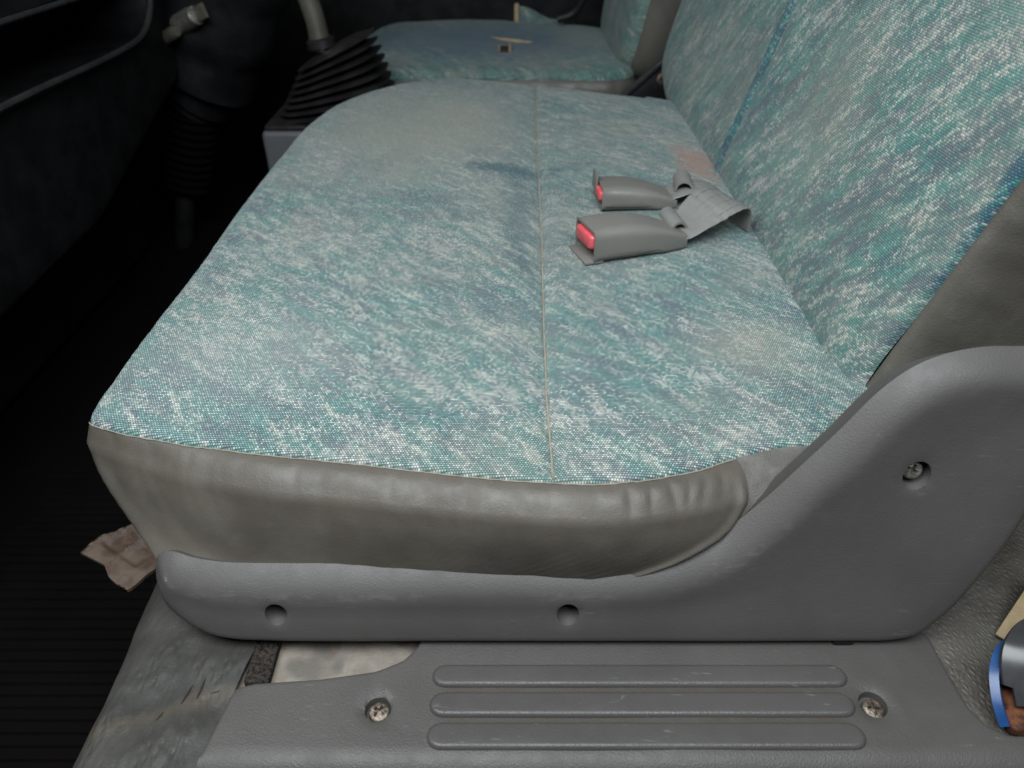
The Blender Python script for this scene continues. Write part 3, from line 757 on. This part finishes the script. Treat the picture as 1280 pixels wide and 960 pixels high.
# ================================================================== SEAT BELT BUCKLES
def section(w, h, r, n=5):
    out = []
    for cx, cz, a0 in ((w / 2 - r, h - r, 0), (-w / 2 + r, h - r, 90), (-w / 2 + r, r, 180), (w / 2 - r, r, 270)):
        for k in range(n + 1):
            a = R_(a0 + 90 * k / n); out.append((cx + r * math.cos(a), cz + r * math.sin(a)))
    return out
def buckle(origin, yaw, roll_, pitch, L, W, H, label, strap_pts, strap_dirs, strap_w, curl, lip_up):
    root = empty('seat_belt_buckle', origin, label, 'buckle', 'seat belt buckles on the bench')
    Rm = Matrix.Rotation(yaw, 3, 'Z') @ Matrix.Rotation(pitch, 3, 'Y') @ Matrix.Rotation(roll_, 3, 'X')
    O = Vector(origin)
    tr = lambda x, y, z: O + Rm @ Vector((x, y, z))
    st = [(0, 1, 1.0, .005), (.02, 1, 1.02, .0075), (.15, 1.0, 1.06, .009), (.35, 1, 1.05, .0095), (.55, .98, .96, .009), (.75, .92, .76, .005), (.90, .82, .58, .0045), (1.0, .72, .46, .004)]
    rings = []
    for (f, a, b, r) in st:
        sh = 0 if f > 0.001 else .0
        rings.append([tr(f * L + (.009 * (1 - z / H) * -1 if f == 0 else 0) * 0, y, z) for y, z in section(W * a, H * b, r)])
    # hollow mouth: inner rings
    inn = [[tr(.0, y * .90, .0035 + z * .86) for y, z in section(W, H * .93, .003)], [tr(.012, y * .88, .004 + z * .84) for y, z in section(W, H * .93, .003)]]
    shell = loft(list(reversed(inn)) + rings, True, True, True)
    hs = add('housing', *shell, 'buckle', root, ang=45)
    # tongue guide lip at the mouth
    lp = rbox((-.008, -W * .46, .0), (.010, W * .46, .0032), .0012, 2) if not lip_up else rbox((-.0035, W * .02, H * .55), (-.0010, W * .50, H * 1.32), .0008, 2)
    add('lip', [tr(*v) for v in lp[0]], lp[1], 'buckle', root)
    # red release button, curved front
    bt = []
    for f, k in ((-.0022, .80), (-.0010, .93), (.002, 1), (.011, 1)):
        bt.append([tr(f - .0016 * math.cos(y / (W * .42) * 1.5), y * k, H * .62 + (z - H * .22) * k) for y, z in section(W * .82, H * .44, .0045)])
    add('release_button', *loft(bt, True, True, True), 'red', root, ang=50)
    # mould parting line
    V, F = tube([tr(.004 + f * (L - .012), -W / 2 * np.interp(f, [0, .35, .55, .75, 1], [1, 1, .98, .92, .76]) - .0001, .006) for f in np.linspace(0, 1, 20)], .0004, 5); add('parting_line', V, F, 'trim', hs)
    # strap
    pts = cr_open(strap_pts, 8); dirs = cr_open(strap_dirs, 8); ws = list(cr_open([(a, 0, 0) for a in strap_w], 8)[:, 0])
    pts = [Vector(p) + Vector((0, 0, .0012 * nz(i * .5, 1, 0))) for i, p in enumerate(pts)]
    s_ = add('strap', *ribbon(pts, [tuple(d) for d in dirs], ws, .0024), 'strap', root, ang=50)
    for k in (-.36, -.12, .12, .36):
        cp = [p + Vector(d).normalized() * (w_ * k) + Vector((0, 0, .0013)) for p, d, w_ in zip(pts, dirs, ws)][3:-8]
        if len(cp) > 4: add('weave_ridge', *tube(cp, .0003, 6), 'strap', s_)
    # curled end loop
    c, ax, rad, wd = curl
    ax = Vector(ax).normalized(); up = Vector((0, 0, 1)); si = ax.cross(up).normalized(); rows = []
    for k in range(26):
        a = R_(-70 + 250 * k / 25); rr = rad * (1 - .012 * k)
        p = Vector(c) + (si * math.cos(a) + up * math.sin(a)) * rr; q = Vector(c) + (si * math.cos(a) + up * math.sin(a)) * (rr - .0022)
        rows.append([p - ax * wd / 2, p, p + ax * wd / 2, q + ax * wd / 2, q, q - ax * wd / 2])
    add('strap_loop', *loft(rows, True, True, True), 'strap', root, ang=50)
    return root
buckle((.066, .6150, .1145), R_(17), R_(-3), R_(0), .094, .046, .030,
       'grey seat belt buckle with red button, joined to the wide creased strap',
       [(.146, .640, .124), (.160, .645, .130), (.178, .657, .140), (.194, .669, .145), (.2090, .678, .143), (.2165, .682, .134), (.2190, .684, .116)],
       [(-.25, 1, .1), (-.3, 1, .25), (-.45, 1, .35), (-.5, 1, .25), (-.5, 1, .05), (-.5, 1, 0), (-.5, 1, 0)], [.034, .036, .043, .047, .046, .044, .042],
       ((.150, .652, .1305), (-.25, 1, .1), .010, .030), False)
buckle((.089, .7330, .1145), R_(3), R_(-4), R_(1), .078, .050, .023,
       'grey seat belt buckle with red button and raised front flap, lying behind the other buckle',
       [(.158, .737, .122), (.170, .738, .128), (.184, .740, .131), (.198, .742, .130), (.212, .744, .124), (.222, .745, .116)],
       [(0, 1, 0)] * 6, [.036, .038, .036, .034, .034, .034], ((.176, .745, .131), (.1, 1, .0), .012, .032), True)

# ================================================================== DRIVER SEAT (far side)
drv = empty('driver_seat', (0, 1.65, -.3), 'worn bluish driver seat with torn cushion on the far side', 'seat')
do = smooth_closed([(-.305, 1.50), (-.325, 1.62), (-.315, 1.745), (-.278, 1.86), (-.20, 1.895), (-.112, 1.905), (.0185, 1.892), (.11, 1.86), (.197, 1.82), (.235, 1.74), (.24, 1.62), (.232, 1.50), (.215, 1.437), (.0876, 1.428), (-.06, 1.432), (-.20, 1.425), (-.255, 1.43), (-.29, 1.455)], .008)
P, F, D, I, HD = sheet2(do, .010, [], [.001, .003, .006, .011, .017])
zd = .080 - roll(D, .017) + .010 * (1 - np.exp(-D / .05)) + np.array([.004 * nz(p[0] * 7, p[1] * 9, 3) + .002 * nz(p[0] * 20, p[1] * 20, 5) for p in P])
zd -= .012 * np.exp(-((P[:, 0] - .02) / .12) ** 2 - ((P[:, 1] - 1.67) / .1) ** 2)
dc = add('cushion', [(p[0], p[1], z) for p, z in zip(P, zd)], F, 'driver_fabric', drv, uv=P, ang=70)
dn_ = normals2(do); rg = []
for (o_, z) in ((0, .064), (.005, .058), (.009, .045), (.008, .02), (.004, -.02), (-.02, -.05)):
    rg.append([(p[0] + dn_[i][0] * (o_ + .0025 * nz(p[0] * 50, z * 10, 1)), p[1] + dn_[i][1] * (o_ + .0025 * nz(p[0] * 50, z * 10, 1)), z) for i, p in enumerate(do)])
add('side_panel', *loft(rg, True, False, True), 'driver_vinyl', dc, ang=80)
# piping roll along the near edge, tears and flap
def on_drv(x, y): return float(zd[np.argmin((P[:, 0] - x) ** 2 + (P[:, 1] - y) ** 2)])
tr_ = [(-.042 + .085 * k, 1.700 - .020 * math.sin(k * 2.4) - .012 * k, 0) for k in np.linspace(0, 1, 14)]
add('tear', *tube([(x, y, on_drv(x, y) + .002) for x, y, _ in tr_], [.0012 + .0026 * math.sin(math.pi * (i + .3) / 14) for i in range(14)], 8), 'foam', dc)
hx, hy = -.0143, 1.572; hz = on_drv(hx, hy)
V, F = rbox((hx - .010, hy - .022, hz - .004), (hx + .009, hy + .022, hz + .0030), .002, 2); add('tear', V, F, 'dark_hole', dc)
for sx, w_ in ((-.7, .0018), (.7, .003)):
    pth = [(hx + sx * .015, hy - .024 + .048 * k, hz + .004 + .002 * math.sin(k * 9)) for k in np.linspace(0, 1, 8)]
    add('foam_edge', *tube(pth, w_, 8), 'foam', dc)
fv = []
for i in range(7):
    for j in range(5):
        u, v = i / 6, j / 4
        fv.append((.012 + .105 * u, 1.850 + .02 * v - .01 * u, .080 + .036 * math.sin(v * 1.4) * (1 - u * .85) + .004 * math.sin(u * 7)))
fl_top = fv; fl_bot = [(x, y + .004, z - .003) for x, y, z in fv]
add('torn_flap', *join((fl_top, grid_faces(7, 5)), (fl_bot, grid_faces(7, 5))), 'driver_fabric', dc, uv=[(v[0], v[1]) for v in fl_top + fl_bot])
add('foam_edge', *tube([(.011, 1.846 + .02 * v, .080 + .038 * math.sin(v * 1.4)) for v in np.linspace(0, 1, 8)], .006, 8), 'foam', dc)
# backrest
do2 = smooth_closed([(1.46, .0), (1.44, .12), (1.45, .45), (1.55, .60), (1.75, .62), (1.86, .55), (1.88, .3), (1.86, .05), (1.80, -.02), (1.52, -.02)], .010)
P2, F2, D2, I2, _ = sheet2(do2, .012, [], [.001, .003, .007, .013, .02])
n2_ = -roll(D2, .02) + .012 * (1 - np.exp(-D2 / .05))
def dbp(y, t, n): a = R_(11); return (.200 + t * math.sin(a) - n * math.cos(a), y, .085 + t * math.cos(a) + n * math.sin(a))
db = add('backrest', [dbp(p[0], p[1], k) for p, k in zip(P2, n2_)], F2, 'driver_fabric', drv, uv=np.stack([-P2[:, 0], P2[:, 1]], 1), ang=70)
nr2 = normals2(do2); rg = []
for (o_, dep) in ((0, -.020), (.004, -.022), (.010, -.035), (.012, -.06), (.012, -.10), (.006, -.14)):
    rg.append([dbp(p[0] + nr2[i][0] * o_ + .004 * nz(p[1] * 22 + dep * 60, dep * 30, 2) * math.exp(-p[1] / .1), p[1] + nr2[i][1] * o_, dep) for i, p in enumerate(do2)])
add('side_panel', *loft(rg, True, False, True), 'driver_vinyl', db, ang=80)
# recliner bracket and lever on the near side
V, F = rbox((-.10, -.006, -.035), (.11, .006, .035), .006, 2, Matrix.Rotation(R_(-42), 3, 'Y'), (.255, 1.40, .045)); br = add('recliner_bracket', V, F, 'black', drv)
V, F = rbox((-.105, -.008, -.004), (.10, .008, .004), .002, 2, Matrix.Rotation(R_(-42), 3, 'Y'), (.232, 1.393, .075)); add('bracket_edge', V, F, 'dash_gloss', br)
screw_head('bolt', br, (.268, 1.392, .075), (0, -1, .1), .010, 'rusty_metal', hexagon=True)
V, F = tube(cr_open([(.10, 1.80, .10), (.135, 1.80, .112), (.160, 1.79, .15), (.185, 1.78, .20), (.20, 1.77, .26)], 6), .009, 10); add('belt_stalk', V, F, 'black', drv)
V, F = rbox((-.20, 1.48, -.30), (.22, 1.84, -.03), .01); add('seat_base', V, F, 'black', drv)

# ================================================================== CONSOLE, GEAR BOOT, LEVERS
con = empty('centre_console', (-.25, 1.35, -.3), 'grey plastic console box between the seats under the gear boot', 'console')
V, F = rbox((-.405, 1.205, -.29), (-.07, 1.40, .040), .008, 3); add('body', V, F, 'console', con)
V, F = rbox((-.400, 1.210, .0385), (-.075, 1.395, .048), .004, 2); add('top_flange', V, F, 'boot', con)
bt = empty('gear_lever_boot', (-.30, 1.30, .046), 'black rubber bellows boot with stacked pleats on the console', 'boot')
NP = 8; base = Vector((-.296, 1.300, .050))
prof = []
for k in range(NP * 8 + 1):
    f = k / (NP * 8); ph = (k % 8) / 8
    lobe = 1 - abs(2 * ph - 1) ** .8
    w2 = (.103 - .036 * f) - .024 * (1 - lobe); prof.append((f, w2))
rings = []
for f, w2 in prof:
    tilt = R_(-6 - 19 * f)                       # pleats fan open: the stack leans forward
    cxx = base + Vector((.012 * f - .004 * f * f, .01 * f, 1.0 * .098 * f))
    rg = []
    for a in range(28):
        an = 2 * math.pi * a / 28; ca, sa = math.cos(an), math.sin(an)
        sx = math.copysign(abs(ca) ** .6, ca) * w2; sy = math.copysign(abs(sa) ** .6, sa) * w2 * .85
        rg.append(cxx + Vector((sx * math.cos(tilt), sy, -sx * math.sin(tilt))))
    rings.append(rg)
add('bellows', *loft(rings, True, True, True), 'boot', bt, ang=60)
lv = empty('gear_lever', (-.31, 1.305, .16), 'beige gear lever rising from the black bellows boot', 'lever')
pth = cr_open([(-.318, 1.330, .135), (-.322, 1.335, .18), (-.335, 1.34, .24), (-.345, 1.35, .34), (-.35, 1.36, .44)], 6)
add('shaft', *tube(pth, [.017] * 4 + [.0165] * (len(pth) - 4), 16), 'lever', lv)
add('collar', *tube([(-.316, 1.330, .140), (-.318, 1.331, .152), (-.3185, 1.331, .156)], [.024, .024, .019], 16), 'boot', lv)

# ================================================================== STEERING COLUMN
stc = empty('steering_column', (-.62, 1.55, -.3), 'dark steering column with ignition lock and bellows, in the shadowed footwell', 'steering column')
add('shroud', *tube(cr_open([(-.43, 1.50, .36), (-.50, 1.50, .24), (-.545, 1.50, .14), (-.59, 1.50, .045), (-.625, 1.50, -.005)], 6), [.112] * 8 + [.105] * 6 + [.09] * 5 + [.065] * 4 + [.052] * 2, 24), 'dash', stc)
bl = []
for k in range(60):
    f = k / 59; bl.append(((-.63 - .05 * f, 1.50, -.01 - .16 * f), .048 - .008 * f + .006 * math.sin(k * 2 * math.pi / 6)))
add('bellows', *tube([b[0] for b in bl], [b[1] for b in bl], 20), 'rubber', stc)
add('shaft', *tube([(-.68, 1.50, -.15), (-.72, 1.50, -.30)], .02, 12), 'black', stc)
kd = Vector((.75, -.45, .35)).normalized(); k0 = Vector((-.552, 1.392, .172))
ig = add('ignition_lock', *tube([k0 - kd * .03, k0 + kd * .012, k0 + kd * .024, k0 + kd * .026], [.017, .017, .015, .011], 20), 'metal', stc)
V, F = rbox((-.003, -.004, -.012), (.003, .026, .012), .002, 2, kd.to_track_quat('Y', 'Z').to_matrix(), k0 + kd * .026); add('key', V, F, 'lever', ig)
k1 = Vector((-.585, 1.388, .150)); add('switch_knob', *tube([k1 - kd * .03, k1 + kd * .010, k1 + kd * .016], [.011, .011, .008], 16), 'lever', stc)

# ================================================================== DASHBOARD
dash = empty('dashboard', (-.7, 1.0, -.1), 'black dashboard with open tray and rounded lower edge', 'dashboard')
# face in (Y, z) at x = -.60, with the tray opening
fo = resample(np.array([(.30, .42), (.30, -.02), (.55, -.04), (1.02, -.03), (1.20, .02), (1.43, .08), (1.47, .42)]), .012)
hl = [(.45, .252), (.45, .170), (.90, .1695), (1.10, .1640), (1.23, .1630), (1.29, .170), (1.335, .195), (1.352, .225), (1.352, .252)]
hl = resample(np.array(hl), .012)
P3, F3, D3, I3, H3 = sheet2(fo, .02, [hl], [.002, .006])
xx = -.60 - roll(D3, .006) + np.where(H3[0] < .010, .006 * (1 - (H3[0] / .010) ** 2), 0)
tray = loft([[(-.60 + .006, y, z) for y, z in hl], [(-.61, y, z) for y, z in hl], [(-.74, y, z + .0) for y, z in hl]], True, False, True)
add('fascia', *join(([(x, p[0], p[1]) for x, p in zip(xx, P3)], F3), tray), 'dash', dash, ang=50)
add('tray_edge', *tube([(-.589, y, z) for y, z in cr_open([(.45, .1705), (.90, .170), (1.10, .1645), (1.23, .1635), (1.29, .1705), (1.335, .1955), (1.352, .225), (1.352, .30)], 5)], .0045, 8), 'dash_gloss', dash)
add('top_edge', *tube([(-.588, y, z) for y, z in [(.45, .2515), (.95, .2500), (1.10, .2475), (1.17, .2465), (1.19, .2462)]], .0038, 8), 'dash_gloss', dash)
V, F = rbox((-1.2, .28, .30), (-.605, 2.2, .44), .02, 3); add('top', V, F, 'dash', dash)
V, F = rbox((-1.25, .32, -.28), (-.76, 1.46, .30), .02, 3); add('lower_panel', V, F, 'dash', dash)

# ================================================================== THINGS BY THE REAR DOOR POST
bra = empty('door_check_bracket', (.30, .25, -.004), 'blue painted bracket with rusty inside and grey strap beside the sill', 'bracket')
bp = cr_open([(.2885, .2330, .002), (.2870, .2440, .009), (.2895, .2570, .016), (.2965, .2670, .020), (.307, .2725, .021), (.33, .275, .020)], 8)
V, F = ribbon([tuple(p) for p in bp], [(1, -.6, .5)] * len(bp), [.0055] * len(bp), .010); add('blue_rim', V, F, 'blue_paint', bra, ang=50)
V, F = rbox((.293, .236, -.004), (.345, .264, .008), .004, 3); add('rusty_plate', V, F, 'rust', bra)
V, F = rbox((.289, .2275, -.002), (.330, .2420, .007), .003, 3); add('rusty_foot', V, F, 'rust', bra)
sp_ = cr_open([(.2995, .2400, .012), (.2985, .2480, .020), (.2990, .2570, .028), (.3035, .264, .033), (.313, .2710, .036), (.330, .278, .038)], 8)
V, F = ribbon([tuple(p) for p in sp_], [(1, -.35, .25)] * len(sp_), [.010] * 8 + [.020] * (len(sp_) - 8), .006); add('strap', V, F, 'dash_gloss', bra, ang=50)
V, F = rbox((-.030, -.008, -.0015), (.030, .008, .0015), .0008, 2, Matrix.Rotation(R_(42), 3, 'Z') @ Matrix.Rotation(R_(-25), 3, 'Y'), (.342, .309, .012))
o = add('cardboard_strip', V, F, 'card'); props(o, 'pale tan cardboard strip lying behind the blue bracket', 'cardboard')
